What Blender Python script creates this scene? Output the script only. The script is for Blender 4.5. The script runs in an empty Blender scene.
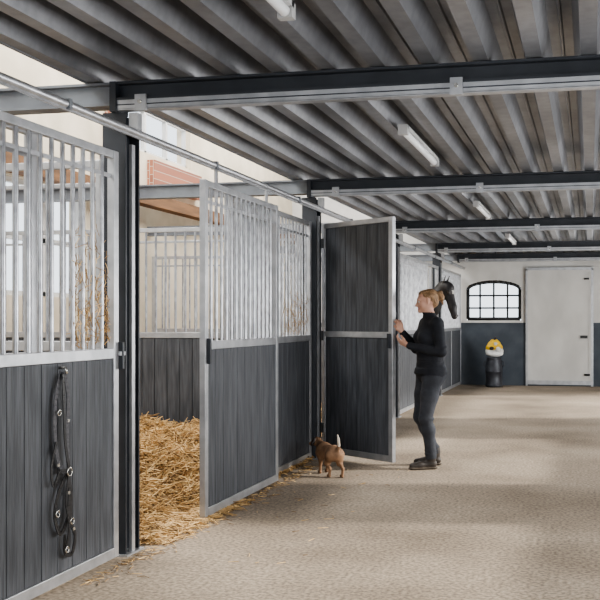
import bpy, math, random
import numpy as np
from mathutils import Vector, Matrix, Euler
random.seed(4); np.random.seed(4)
C = bpy.context.scene.collection

# ---------------------------------------------------------------- materials
def mat(name, c1, c2=None, rough=.6, metal=0., scale=8., stretch=(1,1,1), bump=0., detail=6, emit=0., pos=(.35,.65), fine=None, spec=None, bdist=.02):
    m = bpy.data.materials.new(name); m.use_nodes = True
    nt = m.node_tree; b = nt.nodes['Principled BSDF']
    b.inputs['Roughness'].default_value = rough; b.inputs['Metallic'].default_value = metal
    if spec is not None: b.inputs['Specular IOR Level'].default_value = spec
    c2 = c2 or tuple(x*.75 for x in c1)
    tc = nt.nodes.new('ShaderNodeTexCoord'); mp = nt.nodes.new('ShaderNodeMapping')
    mp.inputs['Scale'].default_value = stretch
    nz = nt.nodes.new('ShaderNodeTexNoise'); nz.inputs['Scale'].default_value = scale; nz.inputs['Detail'].default_value = detail
    cr = nt.nodes.new('ShaderNodeValToRGB')
    cr.color_ramp.elements[0].color = (*c2,1); cr.color_ramp.elements[1].color = (*c1,1)
    cr.color_ramp.elements[0].position = pos[0]; cr.color_ramp.elements[1].position = pos[1]
    L = nt.links.new
    L(tc.outputs['Object'], mp.inputs['Vector']); L(mp.outputs[0], nz.inputs['Vector']); L(nz.outputs['Fac'], cr.inputs[0])
    out = cr.outputs[0]
    if fine:
        n2 = nt.nodes.new('ShaderNodeTexNoise'); n2.inputs['Scale'].default_value = fine[0]; n2.inputs['Detail'].default_value = 3
        r2 = nt.nodes.new('ShaderNodeValToRGB'); r2.color_ramp.elements[0].position=.36; r2.color_ramp.elements[1].position=.62
        r2.color_ramp.elements[0].color=(fine[1],)*3+(1,); r2.color_ramp.elements[1].color=(1,1,1,1)
        mx = nt.nodes.new('ShaderNodeMix'); mx.data_type='RGBA'; mx.blend_type='MULTIPLY'; mx.inputs[0].default_value=1
        if len(fine)>2:
            m2=nt.nodes.new('ShaderNodeMapping'); m2.inputs['Scale'].default_value=fine[2]
            L(tc.outputs['Object'], m2.inputs['Vector']); L(m2.outputs[0], n2.inputs['Vector'])
        else: L(tc.outputs['Object'], n2.inputs['Vector'])
        L(n2.outputs['Fac'], r2.inputs[0])
        L(out, mx.inputs[6]); L(r2.outputs[0], mx.inputs[7]); out = mx.outputs[2]
    L(out, b.inputs['Base Color'])
    if bump:
        bp = nt.nodes.new('ShaderNodeBump'); bp.inputs['Strength'].default_value = bump; bp.inputs['Distance'].default_value=bdist
        L(nz.outputs['Fac'], bp.inputs['Height']); L(bp.outputs[0], b.inputs['Normal'])
    if emit:
        b.inputs['Emission Color'].default_value=(*c1,1); b.inputs['Emission Strength'].default_value=emit
    return m

GALV = mat('galvanised_steel',(.49,.50,.52),(.37,.38,.40),.36,.6,9)
BARS = mat('galvanised_bars',(.46,.47,.49),(.29,.295,.31),.30,.8,12)
DARKST = mat('dark_painted_steel',(.036,.041,.050),(.025,.029,.036),.45,.2,6)
GREYST = mat('grey_painted_steel',(.20,.22,.24),(.15,.16,.18),.5,.2,5)
DECK = mat('deck_sheet_steel',(.33,.335,.355),(.20,.205,.22),.36,.6,3,(1,.35,1),fine=(14,.85))
PLANK = mat('charcoal_boards',(.105,.113,.128),(.058,.064,.075),.6,0,8,(3,3,.35),bump=.35,fine=(28,.66,(3,3,.12)))
GAP = mat('board_gap',(.012,.012,.014),None,.9)
CREAM = mat('cream_plaster',(.72,.64,.51),(.60,.53,.41),.9,0,2.5,bump=.15)
WHITEW = mat('white_plaster',(.66,.655,.64),(.55,.545,.53),.9,0,2,bump=.1)
WAINS = mat('dark_wainscot_paint',(.075,.09,.11),(.05,.062,.08),.7,0,3,bump=.1)
DOORW = mat('white_door_paint',(.60,.595,.58),(.50,.495,.48),.7,0,2,(1,1,.6))
BLACK = mat('black_frame_paint',(.02,.02,.022),None,.5)
FLOOR = mat('dusty_concrete',(.47,.385,.295),(.26,.205,.15),.95,0,.75,bump=.35,detail=14,pos=(.30,.62),fine=(42,.50),bdist=.012)
STRAWB = mat('straw_base',(.44,.28,.12),(.22,.13,.05),.95,0,22,bump=.8)
STRAW = mat('straw_stalks',(.84,.60,.31),(.54,.34,.14),.8,0,9)
STRAWD = mat('old_straw',(.38,.25,.125),(.22,.14,.07),.9,0,9)
WOOD = mat('brown_timber',(.25,.13,.06),(.15,.08,.04),.8,0,5,(1,.3,3))
BRICK = bpy.data.materials.new('brick_masonry'); BRICK.use_nodes=True
_nt=BRICK.node_tree; _b=_nt.nodes.new('ShaderNodeTexBrick'); _b.inputs['Color1'].default_value=(.42,.17,.10,1); _b.inputs['Color2'].default_value=(.30,.12,.08,1)
_b.inputs['Mortar'].default_value=(.5,.45,.38,1); _b.inputs['Scale'].default_value=4
_tc=_nt.nodes.new('ShaderNodeTexCoord'); _mp=_nt.nodes.new('ShaderNodeMapping'); _mp.inputs['Rotation'].default_value=(math.radians(90),0,math.radians(90))
_nt.links.new(_tc.outputs['Object'],_mp.inputs[0]); _nt.links.new(_mp.outputs[0],_b.inputs[0]); _nt.links.new(_b.outputs[0],_nt.nodes['Principled BSDF'].inputs['Base Color'])
TUBE = mat('tube_diffuser',(.75,.76,.77),(.72,.73,.74),.4,emit=.05)
TUBEH = mat('lamp_housing',(.5,.5,.5),None,.5)
LEATH = mat('black_leather',(.025,.025,.028),(.012,.012,.013),.45,0,30,bump=.1)
WEBB = mat('grey_webbing',(.13,.13,.14),(.08,.08,.09),.8,0,60)
CHROME = mat('buckle_metal',(.65,.64,.60),None,.25,.9)

# ---------------------------------------------------------------- mesh builder
class MB:
    def __init__(s): s.v=[]; s.f=[]; s.m=[]; s.mats=[]; s.sm=[]
    def mi(s,m):
        if m not in s.mats: s.mats.append(m)
        return s.mats.index(m)
    def hexa(s,pts,m):
        o=len(s.v); s.v+= [tuple(p) for p in pts]; k=s.mi(m)
        for q in ((0,3,2,1),(4,5,6,7),(0,1,5,4),(1,2,6,5),(2,3,7,6),(3,0,4,7)):
            s.f.append(tuple(o+i for i in q)); s.m.append(k); s.sm.append(False)
    def box(s,x0,x1,y0,y1,z0,z1,m):
        s.hexa([(x0,y0,z0),(x1,y0,z0),(x1,y1,z0),(x0,y1,z0),(x0,y0,z1),(x1,y0,z1),(x1,y1,z1),(x0,y1,z1)],m)
    def fbox(s,o,t,n,a0,a1,n0,n1,z0,z1,m):
        P=lambda a,b,z:(o[0]+t[0]*a+n[0]*b, o[1]+t[1]*a+n[1]*b, z)
        s.hexa([P(a0,n0,z0),P(a1,n0,z0),P(a1,n1,z0),P(a0,n1,z0),P(a0,n0,z1),P(a1,n0,z1),P(a1,n1,z1),P(a0,n1,z1)],m)
    def tube(s,pts,r,m,n=8,cap=True,flat=None):
        pts=[Vector(p) for p in pts]; k=s.mi(m); o=len(s.v)
        rs = r if isinstance(r,(list,tuple)) else [r]*len(pts)
        up=None
        for i,p in enumerate(pts):
            d=(pts[min(i+1,len(pts)-1)]-pts[max(i-1,0)]).normalized()
            ref=Vector((1,0,0)) if abs(d.x)<.9 else Vector((0,0,1))
            u=d.cross(ref).normalized(); w=d.cross(u).normalized()
            if up is not None and u.dot(up)<0: u=-u; w=-w
            up=u
            for j in range(n):
                a=2*math.pi*(j+.5)/n
                fu,fw=(1,1) if flat is None else flat
                s.v.append(tuple(p+u*math.cos(a)*rs[i]*fu+w*math.sin(a)*rs[i]*fw))
        for i in range(len(pts)-1):
            for j in range(n):
                a=o+i*n+j; b=o+i*n+(j+1)%n
                s.f.append((a,b,b+n,a+n)); s.m.append(k); s.sm.append(n>5)
        if cap:
            s.f.append(tuple(o+j for j in range(n))[::-1]); s.m.append(k); s.sm.append(False)
            e=o+(len(pts)-1)*n
            s.f.append(tuple(e+j for j in range(n))); s.m.append(k); s.sm.append(False)
    def lathe(s,prof,c,m,n=24):
        s.tube([(c[0],c[1],c[2]+z) for r,z in prof],[max(r,.001) for r,z in prof],m,n)
    def obj(s,name,bevel=0,recalc=True):
        me=bpy.data.meshes.new(name); me.from_pydata(s.v,[],s.f)
        for m in s.mats: me.materials.append(m)
        me.polygons.foreach_set('material_index',s.m); me.polygons.foreach_set('use_smooth',s.sm)
        if recalc:
            import bmesh
            bm=bmesh.new(); bm.from_mesh(me); bmesh.ops.recalc_face_normals(bm,faces=bm.faces); bm.to_mesh(me); bm.free()
        me.update()
        o=bpy.data.objects.new(name,me); C.objects.link(o)
        if bevel:
            b=o.modifiers.new('bevel','BEVEL'); b.width=bevel; b.segments=2; b.limit_method='ANGLE'; b.angle_limit=math.radians(60)
        return o

# ---------------------------------------------------------------- room shell
XW=-2.76; YF=20.6; XL=-6.6; XR=1.6; YB=-3.0
b=MB(); b.box(XL-.2,XR+.2,YB,YF+.2,-.1,0,FLOOR); b.obj('floor')

# far wall with arched window opening
wx0,wx1,ws,wsp,wt=-2.64,-1.45,1.40,2.08,2.27
b=MB()
y0,y1=YF,YF+.25
b.box(XL-.2,wx0,y0,y1,1.35,5.8,WHITEW)
b.box(wx1,XR+.2,y0,y1,1.35,5.8,WHITEW)
b.box(wx0,wx1,y0,y1,1.35,ws,WHITEW)
b.box(XL-.2,XR+.2,y0-.015,y1,0,1.35,WAINS)
N=14; cx=(wx0+wx1)/2; hw=(wx1-wx0)/2
arc=[(cx-hw*math.cos(math.pi*i/N), wsp+(wt-wsp)*math.sin(math.pi*i/N)) for i in range(N+1)]
for i in range(N):
    (xa,za),(xb,zb)=arc[i],arc[i+1]
    b.hexa([(xa,y0,za),(xb,y0,zb),(xb,y1,zb),(xa,y1,za),(xa,y0,5.8),(xb,y0,5.8),(xb,y1,5.8),(xa,y1,5.8)],WHITEW)
b.obj('wall_far')
# window
b=MB()
yy=YF+.06
path=[(wx0+.03,yy,ws+.03)]+[(cx-(hw-.03)*math.cos(math.pi*i/N),yy,wsp+(wt-wsp-.03)*math.sin(math.pi*i/N)) for i in range(N+1)]+[(wx1-.03,yy,ws+.03),(wx0+.03,yy,ws+.03)]
for p,q in zip(path[:-1],path[1:]): b.tube([p,q],.04,BLACK,6)
for i in (1,2,3):
    x=wx0+(wx1-wx0)*i/4
    zt=wsp+(wt-wsp)*math.sqrt(max(0,1-((x-cx)/hw)**2))
    b.box(x-.018,x+.018,yy-.02,yy+.02,ws,zt,BLACK)
for z in (ws+.27,ws+.54): b.box(wx0,wx1,yy-.02,yy+.02,z-.018,z+.018,BLACK)
b.box(wx0-.05,wx1+.05,YF-.06,YF+.1,ws-.05,ws,WHITEW)
b.obj('window_1')
# far door
b=MB()
dx0,dx1=-1.31,.02
b.box(dx0,dx1,YF-.06,YF-.016,.03,2.47,DOORW)
b.box(dx0-.04,dx0,YF-.08,YF-.016,0,2.5,GALV); b.box(dx1,dx1+.05,YF-.08,YF-.016,0,2.5,GALV); b.box(dx0-.04,dx1+.05,YF-.08,YF-.016,2.47,2.53,GALV)
b.box(dx0,dx1,YF-.075,YF-.06,.03,.12,GALV); b.box(dx0,dx0+.05,YF-.072,YF-.06,.12,2.47,DOORW); b.box(dx1-.05,dx1,YF-.072,YF-.06,.12,2.47,DOORW)
b.tube([(-.12,YF-.09,2.28),(-.02,YF-.09,2.28)],.018,BLACK); b.tube([(-.12,YF-.09,.25),(-.0,YF-.09,.25)],.022,BLACK)
b.box(-.2,-.05,YF-.10,YF-.06,1.02,1.08,BLACK)
b.obj('door_1')
# left wall with windows
def wall_x(name,x0,x1,ya,yb,zt,ops,m):
    b=MB(); ys=sorted({ya,yb,*[o[0] for o in ops],*[o[1] for o in ops]})
    for p,q in zip(ys[:-1],ys[1:]):
        mid=(p+q)/2; cuts=sorted([(o[2],o[3]) for o in ops if o[0]<mid<o[1]])
        z=0
        for c0,c1 in cuts:
            if c0>z: b.box(x0,x1,p,q,z,c0,m)
            z=c1
        if z<zt: b.box(x0,x1,p,q,z,zt,m)
    return b.obj(name)
WOP=[(9.0,11.6,1.7,3.1),(12.75,15.0,3.95,5.3),(5.6,7.6,1.7,3.0)]
wall_x('wall_left',XL-.25,XL,YB,YF,5.8,WOP+[(1,3,1.7,3.0)],CREAM)
b=MB()
for (p,q,z0,z1) in WOP:
    for k in range(4):
        y=p+(q-p)*k/3; b.box(XL-.15,XL-.08,y-.03,y+.03,z0,z1,WHITEW)
    for z in (z0+.03,(z0+z1)/2,z1-.03): b.box(XL-.15,XL-.08,p,q,z-.03,z+.03,WHITEW)
b.obj('window_2')
wall_x('wall_right',XR,XR+.2,YB,YF,5.8,[(14.2,18.4,0,2.45),(8.6,11.8,1.0,2.3),(3.0,7.0,1.0,2.3)],WHITEW)
b=MB()
b.box(XL,XL+.14,12.2,12.55,.35,3.10,BRICK); b.box(XL,XL+.12,13.4,15.2,3.45,3.85,BRICK); b.box(XL,XL+.12,12.1,12.5,3.32,5.4,BRICK)
b.obj('brick_pier')
b=MB()
b.box(XL,XL+.2,YB,YF,3.12,3.30,WOOD)
b.obj('timber_purlin')
b=MB()
b.box(XL-.25,-6.1,YB,YF+.2,5.8,5.95,WOOD); b.box(-4.2,XR+.2,YB,YF+.2,5.8,5.95,WOOD)
for y in np.arange(0,20.7,2.0): b.box(-6.1,-4.2,y-.06,y+.06,5.75,5.9,WOOD)
b.obj('roof')

# corrugated deck ceiling
XD=-2.95
b=MB()
k=b.mi(DECK); prof=[]; x=XD; p=.29; zb,zt=2.835,2.97
while x<XR:
    prof += [(x,zb),(x+.085,zb),(x+.125,zt),(x+.25,zt)]; x+=p
pp=[]
for i,(x,z) in enumerate(prof):
    pp.append((x,z))
    if z==zt and i+1<len(prof) and prof[i+1][1]==zt:
        pp += [(x+.05,zt),(x+.057,zt-.012),(x+.068,zt-.012),(x+.075,zt)]
prof=[q for q in pp if q[0]<=XR]
for (xa,za),(xb,zb2) in zip(prof[:-1],prof[1:]):
    o=len(b.v)
    b.v += [(xa,YB,za),(xb,YB,zb2),(xb,YF,zb2),(xa,YF,za)]
    b.f.append((o,o+3,o+2,o+1)); b.m.append(k); b.sm.append(False)
b.box(XD-.02,XD,YB,YF,zb-.005,zt+.06,GREYST)
b.box(XD,XR,YB,YF,zt+.01,zt+.06,GREYST)
b.obj('ceiling',recalc=False)

# ---------------------------------------------------------------- steel frame
BY=[1.35,5.27,9.30,13.45,17.45,20.42]
for i,y in enumerate(BY):
    b=MB(); xe=-2.76
    b.box(xe,XR,y-.07,y+.07,2.815,2.83,DARKST); b.box(xe,XR,y-.07,y+.07,2.72,2.735,DARKST)
    b.box(xe,XR,y-.02,y+.02,2.735,2.815,DARKST)
    b.box(xe,XR,y-.065,y-.045,2.665,2.72,GALV); b.box(xe,XR,y-.065,y+.0,2.66,2.668,GALV); b.box(xe,XR,y-.069,y-.065,2.688,2.694,DARKST)
    for cx_ in ((-.72,-2.6) if i!=2 else (-1.05,-2.5)):
        b.box(cx_-.035,cx_+.035,y-.085,y-.065,2.65,2.745,GALV)
        b.tube([(cx_,y-.10,2.70),(cx_,y-.06,2.70)],.012,CHROME)
    b.box(XL,xe-.04,y-.06,y+.06,2.815,2.83,GREYST); b.box(XL,xe-.04,y-.06,y+.06,2.69,2.705,GREYST); b.box(XL,xe-.04,y-.02,y+.02,2.705,2.815,GREYST)
    b.box(xe-.04,xe,y-.08,y+.08,2.65,2.83,DARKST)
    b.obj('steel_beam')
for y in BY[:-1]:
    b=MB()
    yc=y+.04
    b.box(-2.86,-2.71,yc-.09,yc-.075,0,2.65,DARKST); b.box(-2.86,-2.71,yc+.075,yc+.09,0,2.65,DARKST); b.box(-2.79,-2.77,yc-.075,yc+.075,0,2.65,DARKST)
    b.box(-2.88,-2.69,yc-.11,yc+.11,0,.012,GALV)
    b.box(-2.725,-2.705,yc-.02,yc+.02,.0,2.47,GALV)
    b.obj('steel_column')
# door track
b=MB()
b.tube([(-2.67,YB,2.535),(-2.67,YF-.1,2.535)],.022,GALV,10)
b.box(-2.677,-2.663,YB,YF-.1,2.502,2.52,GALV)
for y in np.arange(.5,20,2.0): b.box(-2.695,-2.645,y-.015,y+.015,2.505,2.562,GREYST)
for y in BY[:-1]: b.box(-2.70,-2.645,y-.03,y+.03,2.55,2.65,GALV)
b.obj('sliding_door_track')

# ---------------------------------------------------------------- stall panels
def panel(name,p0,p1,z0=.02,zm=1.19,zt=2.40,th=.045,solid=False,pw=.145,bs=.105,frame=.055,opening=None,grille=True,mid=None,extra=None,rail=.06):
    p0=Vector(p0); p1=Vector(p1); L=(p1-p0).length; t=(p1-p0).normalized(); n=Vector((-t.y,t.x)); b=MB()
    F=lambda a0,a1,n0,n1,z0_,z1_,m: b.fbox(p0,t,n,a0,a1,n0,n1,z0_,z1_,m)
    h=th/2
    F(0,frame,-h,h,z0,zt,GALV); F(L-frame,L,-h,h,z0,zt,GALV)
    F(frame,L-frame,-h,h,z0,z0+.06,GALV); F(frame,L-frame,-h,h,zm,zm+rail,GALV)
    if mid: F(mid-.025,mid+.025,-h,h,z0+.06,zm,GALV)
    def boards(za,zb_):
        F(frame,L-frame,-h*.3,h*.3,za,zb_,GAP)
        cnt=max(1,round((L-2*frame)/pw)); w=(L-2*frame)/cnt
        for i in range(cnt):
            a=frame+i*w; e=random.uniform(-.0015,.0015)
            F(a+.002,a+w-.002,-h*.62+e,h*.62+e,za+.001,zb_-.001,PLANK)
    boards(z0+.06,zm)
    if solid:
        F(frame,L-frame,-h,h,zt-.05,zt,GALV); boards(zm+rail,zt-.05)
    elif grille:
        if opening:
            segs=[(frame,opening[0]),(opening[1],L-frame)]
            F(opening[0]-.03,opening[0],-h*.7,h*.7,zm+rail,zt-.04,GALV); F(opening[1],opening[1]+.03,-h*.7,h*.7,zm+rail,zt-.04,GALV)
        else: segs=[(frame,L-frame)]
        F(frame,L-frame,-h*.8,h*.8,zt-.045,zt,GALV)
        for (a,c) in segs:
            cnt=max(1,round((c-a)/bs))
            for i in range(1,cnt):
                q=p0+t*(a+(c-a)*i/cnt)
                b.tube([(q.x,q.y,zm+rail-.005),(q.x,q.y,zt-.04)],.0125,BARS,8,cap=False)
            F(a,c,-.004,.004,zt-.16,zt-.135,GALV)
    if extra: extra(b,F,L)
    return b.obj(name,bevel=.003)

def hinge(b,F,L):
    F(L-.02,L+.04,-.045,-.024,1.20,1.225,GALV); F(L-.005,L+.02,-.05,-.024,1.12,1.28,DARKST)
panel('stall_front_panel',(XW+.02,1.5),(XW+.02,5.15),extra=hinge,zm=1.185)
panel('sliding_stall_door',(XW-.05,3.0),(XW-.05,4.42),zm=1.185)
def doorx(b,F,L):
    for a in (.25,L-.25):
        F(a-.02,a+.02,-.008,.008,2.39,2.50,GALV)
    F(.02,.05,-.05,-.024,1.10,1.28,DARKST)
panel('sliding_stall_door',(-2.665,6.26),(-2.665,7.86),zm=1.20,extra=doorx,bs=.10)
panel('stall_front_panel',(XW-.01,6.98),(XW-.01,9.22),zm=1.20,bs=.10,pw=.14)
def sw(b,F,L):
    for z in (.3,1.25,2.2): F(-.02,.03,-.03,.03,z-.05,z+.05,DARKST)
    F(L-.05,L-.02,-.05,-.02,1.14,1.28,DARKST)
panel('swing_stall_door',(-2.70,9.47),(-1.83,8.88),z0=.05,zm=1.235,zt=2.40,solid=True,pw=.15,extra=sw)
panel('stall_front_panel',(XW,10.55),(XW,13.36),mid=1.4)
panel('stall_front_panel',(XW,13.60),(XW,17.36),opening=(2.62,3.55),mid=1.9)
panel('stall_front_panel',(XW,17.62),(XW,20.5),mid=1.45)
for y in BY[1:5]:
    panel('stall_partition',(-6.55,y+.02),(-2.88,y+.02),zt=2.38,zm=1.22,bs=.11)

# ---------------------------------------------------------------- straw
def fbm(x,y,s=0):
    return .5*math.sin(x*3.1+s)*math.cos(y*2.7+s*2)+.3*math.sin(x*7.3+y*5.1+s)+.2*math.cos(x*13-y*11+s)
def straw_bed(name,x0,x1,y0,y1,H,n,vis=None,open_y=None,amp=.05):
    def hf(x,y):
        e=min(1,max(0,(x1-x)/.65)); e=e*e*(3-2*e)
        base=H*(.35+.65*e) if open_y is None else H*e
        return max(.012, base+amp*fbm(x*1.4,y*1.4,1.3)*(e+.12)+.02)
    b=MB(); nx,ny=80,80; k=b.mi(STRAWB); 
    for i in range(nx+1):
        for j in range(ny+1):
            x=x0+(x1-x0)*i/nx; y=y0+(y1-y0)*j/ny
            jit=random.uniform(-.02,.03)
            b.v.append((x,y,max(.005,hf(x,y)+jit-.01)))
    for i in range(nx):
        for j in range(ny):
            a=i*(ny+1)+j; b.f.append((a,a+ny+1,a+ny+2,a+1)); b.m.append(k); b.sm.append(False)
    ks=b.mi(STRAW); kd=b.mi(STRAWD)
    vx0,vx1,vy0,vy1=vis or (x0+.15,x1-.1,y0+.15,y1-.15)
    for i in range(n):
        x=random.uniform(vx0,vx1); y=random.uniform(vy0,vy1)
        if open_y and random.random()<.11: x=random.gauss(x1-.02,.07); y=random.uniform(vy0,min(vy1,7.0))
        l=random.uniform(.08,.28); a=random.uniform(0,6.28); el=random.gauss(.05,.38)
        if x>x1-.15: el=random.gauss(.03,.10); l*=.6
        z=hf(x,y) if x<x1 else .006
        z+=random.uniform(0,.05) if x<x1-.2 else random.uniform(0,.02)
        d=Vector((math.cos(a)*math.cos(el),math.sin(a)*math.cos(el),math.sin(el)))
        r_=random.uniform(.0025,.0045)
        u=d.cross(Vector((0,0,1))).normalized()*r_; w=u.cross(d).normalized()*r_
        p=Vector((x,y,z)); bend=Vector((0,0,-abs(random.gauss(0,.015))))
        o=len(b.v); kk=ks if random.random()<.78 else kd
        for q in (p-d*l/2+bend,p,p+d*l/2+bend):
            for g in (u,-u*.5+w,-u*.5-w): b.v.append((q.x+g.x,q.y+g.y,max(.003,q.z+g.z)))
        for s_ in (0,3):
            for j in range(3):
                b.f.append((o+s_+j,o+s_+(j+1)%3,o+s_+3+(j+1)%3,o+s_+3+j)); b.m.append(kk); b.sm.append(True)
    return b.obj(name,recalc=False)
straw_bed('straw_bedding',-6.5,-2.72,5.42,9.24,.26,17000,vis=(-4.9,-2.74,5.55,9.12),open_y=True,amp=.13)
straw_bed('straw_bedding',-6.5,-2.86,1.5,5.2,.16,600)
straw_bed('straw_bedding',-6.5,-2.86,9.5,13.3,.16,600)
straw_bed('straw_bedding',-6.5,-2.86,13.6,17.3,.10,300,amp=.03)
straw_bed('straw_bedding',-6.5,-2.86,17.6,20.3,.14,200)
b=MB()
def wisp(x,y,z,l,m,vert=True):
    a=random.uniform(0,6.28); d=Vector((random.gauss(0,.15),random.gauss(0,.45),random.gauss(0,1))) if vert else Vector((math.cos(a),math.sin(a),0))
    d.normalize(); p=Vector((x,y,z))
    b.tube([p-d*l/2,p+Vector((0,random.gauss(0,.01),0)),p+d*l/2],.0022,m,3,cap=False)
for i in range(330):
    c=random.choice([4.72,4.83,4.94,5.04]); wisp(XW+.005+random.uniform(-.01,.03),random.gauss(c,.02),random.triangular(1.25,2.0,1.3),random.uniform(.03,.10),random.choice([STRAWD,STRAWD,STRAW]))
for i in range(130):
    wisp(XW+.01,random.uniform(8.3,9.1),random.triangular(1.28,1.7,1.3),random.uniform(.03,.10),STRAWD)
for i in range(420):
    x=random.uniform(-2.6,-1.6) if random.random()<.12 else -2.66+abs(random.gauss(0,.07)); wisp(x,random.uniform(4.6,8.8),.006,random.uniform(.02,.08),random.choice([STRAW,STRAWD]),False)
b.obj('straw_wisps')

# ---------------------------------------------------------------- halter
b=MB(); hx=XW+.055
def strap(pts,w,m,th=.004,x=hx):
    P=[Vector((0,p[0],p[1])) for p in pts]; out=[]
    for i in range(len(P)-1):
        a=P[max(i-1,0)];c=P[i];d=P[i+1];e=P[min(i+2,len(P)-1)]
        for s in range(6):
            t=s/6; out.append(.5*((2*c)+(d-a)*t+(2*a-5*c+4*d-e)*t*t+(-a+3*c-3*d+e)*t**3))
    out.append(P[-1]); xs=random.uniform(0,.012)
    for q in out: q.x=x+xs
    for i in range(len(out)-1):
        a,c=out[i],out[i+1]; dd=(c-a).normalized(); pr=Vector((0,-dd.z,dd.y))*w/2; tx=Vector((th/2,0,0)); c=c+dd*.003
        b.hexa([a-pr-tx,a+pr-tx,a+pr+tx,a-pr+tx,c-pr-tx,c+pr-tx,c+pr+tx,c-pr+tx],m)
Y0=4.50
b.tube([(XW+.045,Y0,1.16),(hx+.03,Y0,1.16),(hx+.035,Y0,1.13)],.008,CHROME)
strap([(Y0,1.14),(Y0-.055,1.0),(Y0-.06,.8),(Y0-.02,.66),(Y0+.05,.60)],.030,WEBB)
strap([(Y0+.01,1.14),(Y0+.045,1.0),(Y0+.035,.8),(Y0+.05,.62)],.030,WEBB,x=hx+.008)
strap([(Y0-.01,1.13),(Y0+.0,.95),(Y0+.015,.75),(Y0+.06,.60)],.022,LEATH,x=hx+.014)
strap([(Y0+.05,.60),(Y0-.03,.52),(Y0-.07,.40),(Y0-.02,.30),(Y0+.05,.36),(Y0+.07,.50),(Y0+.05,.60)],.024,LEATH)
strap([(Y0+.06,.60),(Y0+.09,.48),(Y0+.085,.34),(Y0+.13,.26),(Y0+.10,.17),(Y0+.03,.19),(Y0+.03,.28)],.024,LEATH,x=hx+.006)
strap([(Y0+.05,.62),(Y0+.02,.46),(Y0+.05,.32),(Y0+.02,.22)],.014,LEATH,x=hx+.012)
strap([(Y0-.06,.78),(Y0-.11,.66),(Y0-.09,.56),(Y0-.03,.62),(Y0+.04,.62)],.018,LEATH,x=hx+.004)
def ring(yc,zc,r,m=CHROME,tr=.005):
    pts=[(hx+.02,yc+r*math.cos(a),zc+r*math.sin(a)) for a in np.linspace(0,2*math.pi,17)]
    b.tube(pts,tr,m,6,cap=False)
ring(Y0+.055,.61,.022,tr=.004); ring(Y0+.08,.345,.016,tr=.004); ring(Y0-.06,.41,.016,tr=.004); ring(Y0+.03,.205,.015,tr=.004); ring(Y0-.045,.93,.014,tr=.004)
for (yy_,zz_) in ((Y0+.10,.30),(Y0+.05,.50),(Y0-.05,.66),(Y0+.045,.88)):
    b.box(hx+.012,hx+.02,yy_-.010,yy_+.010,zz_-.008,zz_+.008,CHROME)
b.obj('horse_halter')

# ---------------------------------------------------------------- lights fixtures
for y in (3.35,7.5,12.0,16.4):
    b=MB(); x=-1.33
    b.box(x-.035,x+.035,y-.72,y+.72,2.805,2.828,TUBEH)
    b.tube([(x,y-.70,2.785),(x,y+.70,2.785)],.025,TUBE,12)
    b.box(x-.035,x+.035,y-.74,y-.69,2.757,2.828,TUBEH); b.box(x-.035,x+.035,y+.69,y+.74,2.757,2.828,TUBEH)
    b.obj('fluorescent_light')

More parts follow.
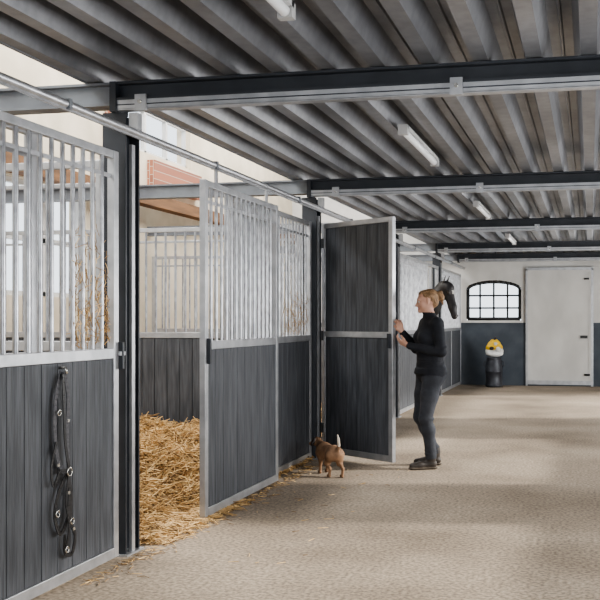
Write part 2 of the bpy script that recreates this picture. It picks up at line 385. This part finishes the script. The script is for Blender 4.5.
# ---------------------------------------------------------------- SDF sculpting
class S:
    def __init__(s): s.p=[]; s.mats=[]
    def mi(s,m):
        if m not in s.mats: s.mats.append(m)
        return s.mats.index(m)
    def cap(s,a,b,ra,rb,m,k=.03,sq=(1,1,1)):
        a=np.array(a,float); b_=np.array(b,float); R=max(ra,rb)
        s.p.append(['c',a,b_,ra,rb,np.array(sq,float),s.mi(m),k])
    def ell(s,c,r,m,k=.03,rot=(0,0,0)):
        c=np.array(c,float); r=np.array(r,float)
        M=np.array(Euler([math.radians(q) for q in rot]).to_matrix().transposed())
        s.p.append(['e',c,r,M,None,None,s.mi(m),k])
    def turn(s,i0,piv,rx=0,rz=0):
        Q=np.array((Matrix.Rotation(math.radians(rz),3,'Z')@Matrix.Rotation(math.radians(rx),3,'X'))); piv=np.array(piv,float)
        for p in s.p[i0:]:
            p[1]=piv+Q@(p[1]-piv)
            if p[0]=='c': p[2]=piv+Q@(p[2]-piv)
            else: p[3]=p[3]@Q.T
    def build(s,name,h):
        mg=.04
        for p in s.p:
            if p[0]=='c':
                R=max(p[3],p[4])*p[5]; p+= [np.minimum(p[1],p[2])-R,np.maximum(p[1],p[2])+R]
            else:
                R=p[2].max(); p+=[p[1]-R,p[1]+R]
        lo=np.min([p[8] for p in s.p],0)-mg; hi=np.max([p[9] for p in s.p],0)+mg
        n=np.ceil((hi-lo)/h).astype(int)+1
        D=np.full(n,.3,np.float32); B=np.full(n,.3,np.float32); MM=np.zeros(n,np.int16)
        ax=[lo[i]+np.arange(n[i])*h for i in range(3)]
        for p in s.p:
            k=p[7]; i0=np.maximum(((p[8]-lo-mg)/h).astype(int),0); i1=np.minimum(((p[9]-lo+mg)/h).astype(int)+2,n)
            sl=tuple(slice(i0[i],i1[i]) for i in range(3))
            X,Y,Z=np.meshgrid(*[ax[i][sl[i]] for i in range(3)],indexing='ij')
            P=np.stack([X,Y,Z],-1)
            if p[0]=='c':
                a,b_,ra,rb,sq=p[1:6]; q=(P-a)/sq; ab=(b_-a)/sq
                t=np.clip((q@ab)/max((ab@ab),1e-9),0,1)
                d=(np.linalg.norm(q-t[...,None]*ab,axis=-1)-(ra+(rb-ra)*t))*sq.min()
            else:
                q=(P-p[1])@p[3].T; r=p[2]
                k0=np.linalg.norm(q/r,axis=-1); k1=np.linalg.norm(q/r**2,axis=-1)+1e-9
                d=k0*(k0-1)/k1
            d=d.astype(np.float32); o=D[sl]; hh=np.maximum(k-np.abs(o-d),0)/k
            D[sl]=np.minimum(o,d)-hh*hh*k*.25
            m=d<B[sl]; Bs=B[sl]; Bs[m]=d[m]; Ms=MM[sl]; Ms[m]=p[6]
        ins=D<0; cs=tuple(x-1 for x in D.shape)
        cnt=np.zeros(cs,np.int8)
        offs=[(i,j,k) for i in (0,1) for j in (0,1) for k in (0,1)]
        def sub(A,o): return A[o[0]:o[0]+cs[0],o[1]:o[1]+cs[1],o[2]:o[2]+cs[2]]
        for o in offs: cnt+=sub(ins,o)
        act=np.argwhere((cnt>0)&(cnt<8)); idx=np.full(cs,-1,np.int64); idx[tuple(act.T)]=np.arange(len(act))
        acc=np.zeros((len(act),3)); wn=np.zeros(len(act))
        for o in offs:
            for a in range(3):
                if o[a]: continue
                o2=list(o); o2[a]=1
                A=D[tuple((act+np.array(o)).T)]; Bq=D[tuple((act+np.array(o2)).T)]
                cr=(A<0)!=(Bq<0); t=np.where(cr,A/np.where(cr,A-Bq,1),0)
                pt=np.tile(np.array(o,float),(len(act),1)); pt[:,a]=t
                acc[cr]+=pt[cr]; wn[cr]+=1
        V=lo+(act+acc/wn[:,None])*h
        F=[]
        for a in range(3):
            bb,cc=(a+1)%3,(a+2)%3
            s0=[slice(None)]*3; s1=[slice(None)]*3; s0[a]=slice(0,-1); s1[a]=slice(1,None)
            A=ins[tuple(s0)]; Bq=ins[tuple(s1)]
            e=np.argwhere(A!=Bq); e=e[(e[:,bb]>0)&(e[:,cc]>0)&(e[:,bb]<cs[bb])&(e[:,cc]<cs[cc])]
            fw=A[tuple(e.T)]
            ub=np.zeros(3,int); ub[bb]=1; uc=np.zeros(3,int); uc[cc]=1
            q=np.stack([idx[tuple((e-ub-uc).T)],idx[tuple((e-uc).T)],idx[tuple(e.T)],idx[tuple((e-ub).T)]],1)
            q[~fw]=q[~fw][:,::-1]; F.append(q)
        F=np.concatenate(F)
        me=bpy.data.meshes.new(name); me.from_pydata(V.tolist(),[],F.tolist())
        cen=V[F].mean(1); ci=np.clip(np.rint((cen-lo)/h).astype(int),0,np.array(D.shape)-1)
        mi=MM[tuple(ci.T)].astype(np.int32)
        for m in s.mats: me.materials.append(m)
        me.polygons.foreach_set('material_index',mi); me.polygons.foreach_set('use_smooth',np.ones(len(F),bool)); me.update()
        o=bpy.data.objects.new(name,me); C.objects.link(o)
        sm=o.modifiers.new('smooth','SMOOTH'); sm.factor=.5; sm.iterations=1
        return o

SKIN=mat('skin',(.60,.36,.27),(.54,.31,.23),.55,0,12)
TOP=mat('black_top_fabric',(.016,.019,.026),(.009,.010,.015),.85,0,9,bump=.7)
PANTS=mat('dark_grey_trousers',(.045,.049,.060),(.027,.030,.038),.85,0,9,bump=.7)
SHOE=mat('dark_boot',(.05,.04,.034),(.03,.024,.02),.55,0,20)
SOLE=mat('boot_sole',(.10,.08,.06),None,.8)
HAIR=mat('blonde_brown_hair',(.36,.22,.12),(.17,.10,.05),.6,0,25,(4,4,1),bump=.5)
EYEW=mat('eye_white',(.7,.7,.68),None,.3); EYED=mat('eye_dark',(.03,.02,.015),None,.2); LIP=mat('lips',(.50,.20,.17),None,.5)

def hand(w,wr,f,n,side,curl,sc=1.0):
    f=np.array(f,float);f/=np.linalg.norm(f); n=np.array(n,float); n-=f*(n@f); n/=np.linalg.norm(n)
    s=np.cross(f,n)*side; wr=np.array(wr,float)
    offs=[.030,.010,-.010,-.028]; ln=[.92,1.0,.95,.76]; rb=[.084,.088,.084,.076]
    for o,l,r in zip(offs,ln,rb):
        base=wr+f*r*sc+s*o*sc
        w.cap(wr+s*o*.45+f*.01,base,.014,.0105,SKIN,.014)
        ang=curl*.5; p=base
        for j,sl in enumerate((.042,.026,.021)):
            d=f*math.cos(ang)+n*math.sin(ang); q=p+d*sl*l*sc
            w.cap(p,q,.0088-.001*j,.008-.001*j,SKIN,.003); p=q; ang+=curl*(.6 if j==0 else .5)
    t0=wr+f*.028+s*.02; t1=t0+(f*.65+s*.62+n*.35)*.040; t2=t1+(f*.85+s*.1+n*.45)*.032; t3=t2+(f*.85-s*.1+n*.5)*.022
    w.cap(t0,t1,.015,.0115,SKIN,.012); w.cap(t1,t2,.0108,.0098,SKIN,.004); w.cap(t2,t3,.0095,.008,SKIN,.004)

w=S()
def boot(x,y,yaw,z=0):
    c,s_=math.cos(yaw),math.sin(yaw)
    R=lambda a,b_,zz:(x+a*c-b_*s_, y+a*s_+b_*c, z+zz)
    w.cap(R(0,.035,.045),R(0,-.09,.042),.036,.034,SHOE,.02); w.cap(R(0,-.09,.04),R(.0,-.165,.034),.038,.030,SHOE,.02)
    w.cap(R(0,.02,.06),R(0,.015,.16),.042,.044,SHOE,.02)
    w.cap(R(0,.045,.013),R(0,-.165,.013),.036,.040,SOLE,.004,(1,1,.32))
boot(.08,-.03,-.10); boot(-.15,.10,-.30)
def leg(hip,knee,ank):
    hip,knee,ank=[np.array(q,float) for q in (hip,knee,ank)]
    mt=hip*.55+knee*.45
    w.cap(hip,mt,.098,.084,PANTS,.04); w.cap(mt,knee,.084,.062,PANTS,.03)
    calf=knee*.7+ank*.3+np.array([0,.012,0]); w.cap(knee,calf,.061,.062,PANTS,.03); w.cap(calf,ank,.062,.047,PANTS,.03)
    w.cap(ank+np.array([0,0,.03]),ank,.048,.050,PANTS,.01)
    for zz in (.0,.035): w.ell(ank+np.array([0,-.008,.02+zz]),(.052,.054,.013),PANTS,.012)
    w.ell(knee+np.array([0,.02,.0]),(.062,.062,.016),PANTS,.015)
leg((.088,.0,.87),(.10,-.075,.48),(.08,-.015,.125)); leg((-.088,.0,.87),(-.11,-.055,.48),(-.15,.11,.125))
w.ell((0,.01,.93),(.170,.122,.115),PANTS,.05)
w.ell((.078,.066,.905),(.092,.078,.098),PANTS,.04); w.ell((-.078,.066,.905),(.092,.078,.098),PANTS,.04)
w.cap((0,.01,.945),(0,.005,1.06),.155,.132,TOP,.02,(1.08,.85,1))
w.cap((0,.012,.905),(0,.012,.945),.172,.164,TOP,.004,(1.08,.90,.2))
w.cap((0,.005,1.06),(0,.005,1.20),.132,.148,TOP,.05,(1,.78,1))
w.ell((0,.01,1.27),(.160,.120,.17),TOP,.05)
w.ell((.07,-.078,1.245),(.064,.057,.06),TOP,.04); w.ell((-.07,-.078,1.245),(.064,.057,.06),TOP,.04)
for zz,yy2 in ((1.00,.0),(1.05,.01),(1.10,-.005)): w.ell((0,yy2,zz),(.142,.112,.014),TOP,.02,(8*random.uniform(-1,1),8*random.uniform(-1,1),0))
w.cap((-.135,.015,1.375),(.135,.015,1.375),.058,.058,TOP,.05)
w.cap((0,.015,1.38),(0,.0,1.44),.078,.060,TOP,.04)
w.cap((0,.0,1.43),(0,-.006,1.452),.058,.055,TOP,.006)
def arm(sh,el,wr):
    sh,el,wr=[np.array(q,float) for q in (sh,el,wr)]
    w.cap(sh,el,.058,.046,TOP,.035); mf=el*.6+wr*.4; w.cap(el,mf,.046,.044,TOP,.02); w.cap(mf,wr,.044,.032,TOP,.02)
    for f_ in (.15,.85): w.ell(sh*(1-f_)+el*f_,(.055,.055,.014),TOP,.012,(15,10,0))
    d=(wr-el)/np.linalg.norm(wr-el); w.cap(wr-d*.01,wr+d*.004,.034,.034,TOP,.004); w.cap(wr,wr+d*.03,.024,.022,SKIN,.006); return d
W1=np.array((.03,-.205,1.165)); W2=np.array((-.15,-.215,1.285))
d1=arm((.170,.02,1.375),(.225,.035,1.11),W1); hand(w,W1+d1*.02,d1+np.array([0,0,.25]),(-.6,.15,.8),-1,.8)
d2=arm((-.170,.02,1.375),(-.235,-.05,1.13),W2); hand(w,W2+d2*.02,d2+np.array([0,0,.75]),(.9,-.2,-.2),-1,.75)
i0=len(w.p)
w.cap((0,.0,1.43),(0,-.008,1.53),.050,.047,SKIN,.02)
w.ell((0,-.012,1.600),(.070,.086,.092),SKIN,.02)
w.ell((0,-.048,1.546),(.050,.050,.052),SKIN,.03)
w.cap((0,-.088,1.508),(0,-.091,1.512),.019,.017,SKIN,.025)
w.cap((0,-.096,1.598),(0,-.117,1.563),.008,.012,SKIN,.014)
w.cap((-.010,-.105,1.558),(.010,-.105,1.558),.009,.009,SKIN,.008)
w.cap((-.018,-.095,1.534),(.018,-.095,1.534),.0075,.0075,LIP,.004); w.cap((-.014,-.095,1.526),(.014,-.095,1.526),.0078,.0078,LIP,.004)
w.cap((-.042,-.080,1.618),(.042,-.080,1.618),.013,.013,SKIN,.02)
for sx in (-1,1):
    w.ell((sx*.030,-.084,1.597),(.014,.010,.008),EYEW,.002); w.ell((sx*.030,-.091,1.597),(.007,.006,.007),EYED,.001)
    w.cap((sx*.016,-.095,1.617),(sx*.044,-.085,1.619),.0045,.0035,HAIR,.003)
    w.cap((sx*.075,.004,1.605),(sx*.073,-.002,1.567),.015,.009,SKIN,.006,(.7,1,1))
    w.ell((sx*.04,-.058,1.562),(.026,.026,.026),SKIN,.02)
w.ell((0,.030,1.632),(.078,.080,.074),HAIR,.012)
w.ell((0,-.026,1.674),(.058,.050,.026),HAIR,.02)
w.ell((0,.060,1.585),(.058,.046,.060),HAIR,.03)
for sx in (-1,1): w.cap((sx*.066,-.025,1.650),(sx*.072,.02,1.630),.012,.014,HAIR,.015); 
w.ell((0,.118,1.630),(.042,.038,.042),HAIR,.012); w.ell((.018,.135,1.61),(.028,.028,.032),HAIR,.012); w.ell((-.015,.13,1.65),(.026,.026,.026),HAIR,.01)
w.cap((0,.13,1.60),(.01,.14,1.54),.020,.008,HAIR,.012)
w.turn(i0,(0,0,1.48),rx=8,rz=-18)
wo=w.build('woman',.0055)
wo.location=(-1.50,8.95,0); wo.rotation_euler=(0,0,math.radians(-60))

# ---------------------------------------------------------------- dog
DB=mat('dog_brown_coat',(.34,.20,.115),(.16,.09,.05),.8,0,14,bump=.4); DW=mat('dog_white_coat',(.66,.58,.48),(.52,.44,.36),.8,0,18); DK=mat('dog_dark',(.03,.022,.02),None,.5)
g=S()
g.ell((0,-.12,.195),(.064,.085,.074),DB,.03); g.cap((0,-.10,.195),(0,.09,.205),.064,.056,DB,.03); g.ell((0,.115,.20),(.062,.072,.064),DB,.03)
g.ell((0,-.165,.165),(.04,.045,.05),DW,.02)
g.cap((0,-.16,.215),(0,-.235,.245),.046,.038,DB,.03)
j0=len(g.p)
g.ell((0,-.262,.258),(.042,.046,.040),DB,.015); g.cap((0,-.285,.252),(0,-.345,.230),.025,.016,DB,.015); g.ell((0,-.358,.234),(.010,.009,.008),DK,.003)
for sx in (-1,1):
    g.cap((sx*.034,-.252,.288),(sx*.056,-.262,.235),.015,.018,DK,.006,(.6,1,1)); g.ell((sx*.023,-.298,.268),(.007,.006,.007),DK,.002)
g.turn(j0,(0,-.23,.24),rz=18)
for sx in (-1,1):
    x=sx*.040; dy=sx*.02
    g.cap((x,-.135,.17),(x,-.115+dy,.115),.030,.019,DB,.02); g.cap((x,-.115+dy,.115),(x,-.125+dy,.03),.016,.012,DB,.01); g.cap((x,-.125+dy,.014),(x,-.150+dy,.012),.0145,.013,DB,.006)
    dy=-sx*.035
    g.cap((x,.12,.185),(x*1.1,.085+dy,.115),.046,.028,DB,.025); g.cap((x*1.1,.085+dy,.115),(x*1.1,.155+dy,.075),.023,.013,DB,.012); g.cap((x*1.1,.155+dy,.075),(x*1.1,.145+dy,.02),.0125,.011,DB,.008); g.cap((x*1.1,.145+dy,.013),(x*1.1,.118+dy,.012),.014,.013,DB,.006)
g.cap((0,.17,.225),(0,.205,.275),.016,.012,DB,.012); g.cap((0,.205,.275),(0,.20,.325),.0125,.011,DW,.006); g.cap((0,.20,.325),(0,.18,.36),.011,.006,DW,.006)
do=g.build('dog',.005)
do.location=(-2.32,8.34,0); do.rotation_euler=(0,0,math.radians(-142)); do.scale=(1.07,)*3

# ---------------------------------------------------------------- horse (local faces -Y)
HB=mat('black_horse_coat',(.022,.020,.022),(.012,.011,.012),.45,0,6); HM=mat('horse_mane',(.01,.01,.01),None,.7,0,20,bump=.5); HW=mat('horse_white_marking',(.6,.58,.55),None,.7)
g=S()
g.cap((0,.15,1.18),(0,1.05,1.16),.30,.29,HB,.12,(.85,1,1)); g.ell((0,0.05,1.20),(.23,.28,.32),HB,.1); g.ell((0,1.15,1.22),(.26,.30,.29),HB,.1)
g.cap((0,-.05,1.32),(0,-.30,1.62),.21,.15,HB,.12,(.62,1,1)); g.cap((0,-.30,1.62),(0,-.52,1.93),.15,.105,HB,.08,(.66,1,1))
j0=len(g.p)
g.ell((0,-.60,1.96),(.085,.125,.115),HB,.06); g.cap((0,-.62,1.93),(0,-.80,1.66),.098,.072,HB,.05,(.8,1,1)); g.cap((0,-.80,1.66),(0,-.87,1.54),.066,.058,HB,.04,(.85,1,1)); g.ell((0,-.885,1.51),(.052,.05,.045),HB,.02)
g.ell((0,-.56,1.86),(.065,.10,.10),HB,.04)
g.ell((0,-.735,1.90),(.022,.02,.045),HW,.004)
for sx in (-1,1):
    g.cap((sx*.05,-.53,2.05),(sx*.062,-.545,2.18),.030,.010,HB,.02,(.8,.7,1)); g.ell((sx*.078,-.69,1.90),(.016,.022,.022),EYED,.004); g.ell((sx*.034,-.925,1.54),(.012,.012,.016),EYED,.003)
g.cap((0,-.50,2.05),(0,-.66,2.0),.03,.02,HM,.02)
g.turn(j0,(0,-.55,1.95),rx=16,rz=-22)
for sx in (-1,1):
    x=sx*.13
    g.cap((x,.02,1.05),(x,-.0,.72),.11,.07,HB,.06); g.cap((x,0,.72),(x,-.01,.45),.062,.045,HB,.03); g.cap((x,-.01,.45),(x,-.01,.16),.036,.032,HB,.02); g.cap((x,-.01,.16),(x,-.05,.08),.038,.036,HB,.02); g.cap((x,-.05,.07),(x,-.065,.04),.05,.058,HM,.01)
    g.cap((x,1.18,1.08),(x,1.02,.80),.17,.11,HB,.08); g.cap((x,1.02,.80),(x,1.28,.52),.09,.05,HB,.04); g.cap((x,1.28,.52),(x,1.24,.17),.042,.034,HB,.02); g.cap((x,1.24,.17),(x,1.19,.08),.038,.036,HB,.02); g.cap((x,1.19,.07),(x,1.175,.04),.05,.058,HM,.01)
g.cap((0,-.10,1.60),(0,-.47,2.02),.05,.045,HM,.03,(.5,1,1))
g.cap((0,1.42,1.30),(0,1.52,1.0),.05,.07,HM,.04); g.cap((0,1.52,1.0),(0,1.50,.5),.07,.03,HM,.04)
ho=g.build('horse',.016); ho.location=(-3.06,16.70,.03); ho.rotation_euler=(0,0,math.radians(90-4)); ho.scale=(1.0,)*3

# ---------------------------------------------------------------- feed churn and bag
b=MB(); CH=mat('dark_churn_metal',(.06,.065,.075),(.04,.04,.05),.45,.4,8)
cx_,cy_=-1.98,20.05
b.lathe([(.15,0),(.185,.01),(.185,.05),(.175,.06),(.178,.30),(.185,.31),(.185,.34),(.178,.35),(.175,.50),(.16,.55),(.15,.58),(.16,.60),(.16,.62),(.10,.62)],(cx_,cy_,0),CH)
for sx in (-1,1): b.tube([(cx_+sx*.17,cy_,.42),(cx_+sx*.22,cy_,.46),(cx_+sx*.20,cy_,.53),(cx_+sx*.15,cy_,.55)],.012,CH)
b.obj('milk_churn')
YB_=mat('yellow_bag_plastic',(.80,.52,.03),(.65,.40,.02),.45,0,7); WB=mat('white_bag_plastic',(.78,.78,.76),None,.45)
g=S()
g.ell((0,0,.07),(.18,.13,.07),WB,.03); g.cap((-.12,0,.13),(.12,0,.13),.07,.07,WB,.03)
g.cap((-.11,0,.20),(.10,0,.21),.075,.07,YB_,.02,(1,1.1,1)); g.cap((-.08,0,.27),(.07,0,.28),.065,.06,YB_,.02); g.cap((-.05,0,.33),(.04,0,.34),.045,.04,YB_,.02)
g.cap((0,0,.36),(.02,0,.40),.03,.03,DK,.01); g.ell((.09,-.09,.17),(.05,.04,.05),WB,.01); g.ell((-.05,-.10,.19),(.05,.03,.04),DK,.01); g.ell((.03,-.07,.29),(.035,.02,.03),WB,.01)
fo=g.build('feed_bag',.01); fo.location=(cx_+.01,cy_,.625)

# ---------------------------------------------------------------- lighting
W=bpy.data.worlds.new('overcast_sky'); bpy.context.scene.world=W; W.use_nodes=True
bg=W.node_tree.nodes['Background']; bg.inputs[0].default_value=(.86,.93,1,1); bg.inputs[1].default_value=2.0
def area(name,loc,rot,sx,sy,e,col=(1,1,1)):
    l=bpy.data.lights.new(name,'AREA'); l.shape='RECTANGLE'; l.size=sx; l.size_y=sy; l.energy=e; l.color=col
    o=bpy.data.objects.new(name,l); C.objects.link(o); o.location=loc; o.rotation_euler=[math.radians(a) for a in rot]; return o
area('skylight_fill',(-5.15,9.5,5.65),(0,0,0),1.8,20,1150,(1,.98,.95))  # area lamp added under the roof opening to reinforce the sky light
area('rear_fill',(-1,YB+.1,1.6),(90,0,0),4.5,2.8,115,(1,.985,.97))  # unseen fill lamp added behind the camera at the open end
area('side_window_daylight',(XR+.1,5.0,1.65),(0,90,0),1.3,4,110,(1,.985,.97))
area('side_window_daylight',(XR+.1,10.2,1.65),(0,90,0),1.3,3.2,110,(1,.985,.97))
area('side_doorway_daylight',(XR+.1,16.3,1.25),(0,90,0),2.3,4,200,(1,.97,.92))
sl=bpy.data.lights.new('sun','SUN'); sl.energy=4.5; sl.angle=math.radians(4); sl.color=(1,.95,.87)
so=bpy.data.objects.new('sun',sl); C.objects.link(so); so.rotation_euler=Vector((-1,-.18,-.50)).to_track_quat('-Z','Y').to_euler()
try: bpy.context.scene.view_settings.look='AgX - Medium High Contrast'
except Exception as e: print(e)

# ---------------------------------------------------------------- camera
cd=bpy.data.cameras.new('camera'); co=bpy.data.objects.new('camera',cd); C.objects.link(co)
cd.sensor_width=36; cd.lens=57.0; cd.shift_x=-.15; cd.shift_y=.0333; cd.clip_start=.05
co.location=(0,0,1.41); co.rotation_euler=(math.radians(90),0,math.atan(200/950))
bpy.context.scene.camera=co
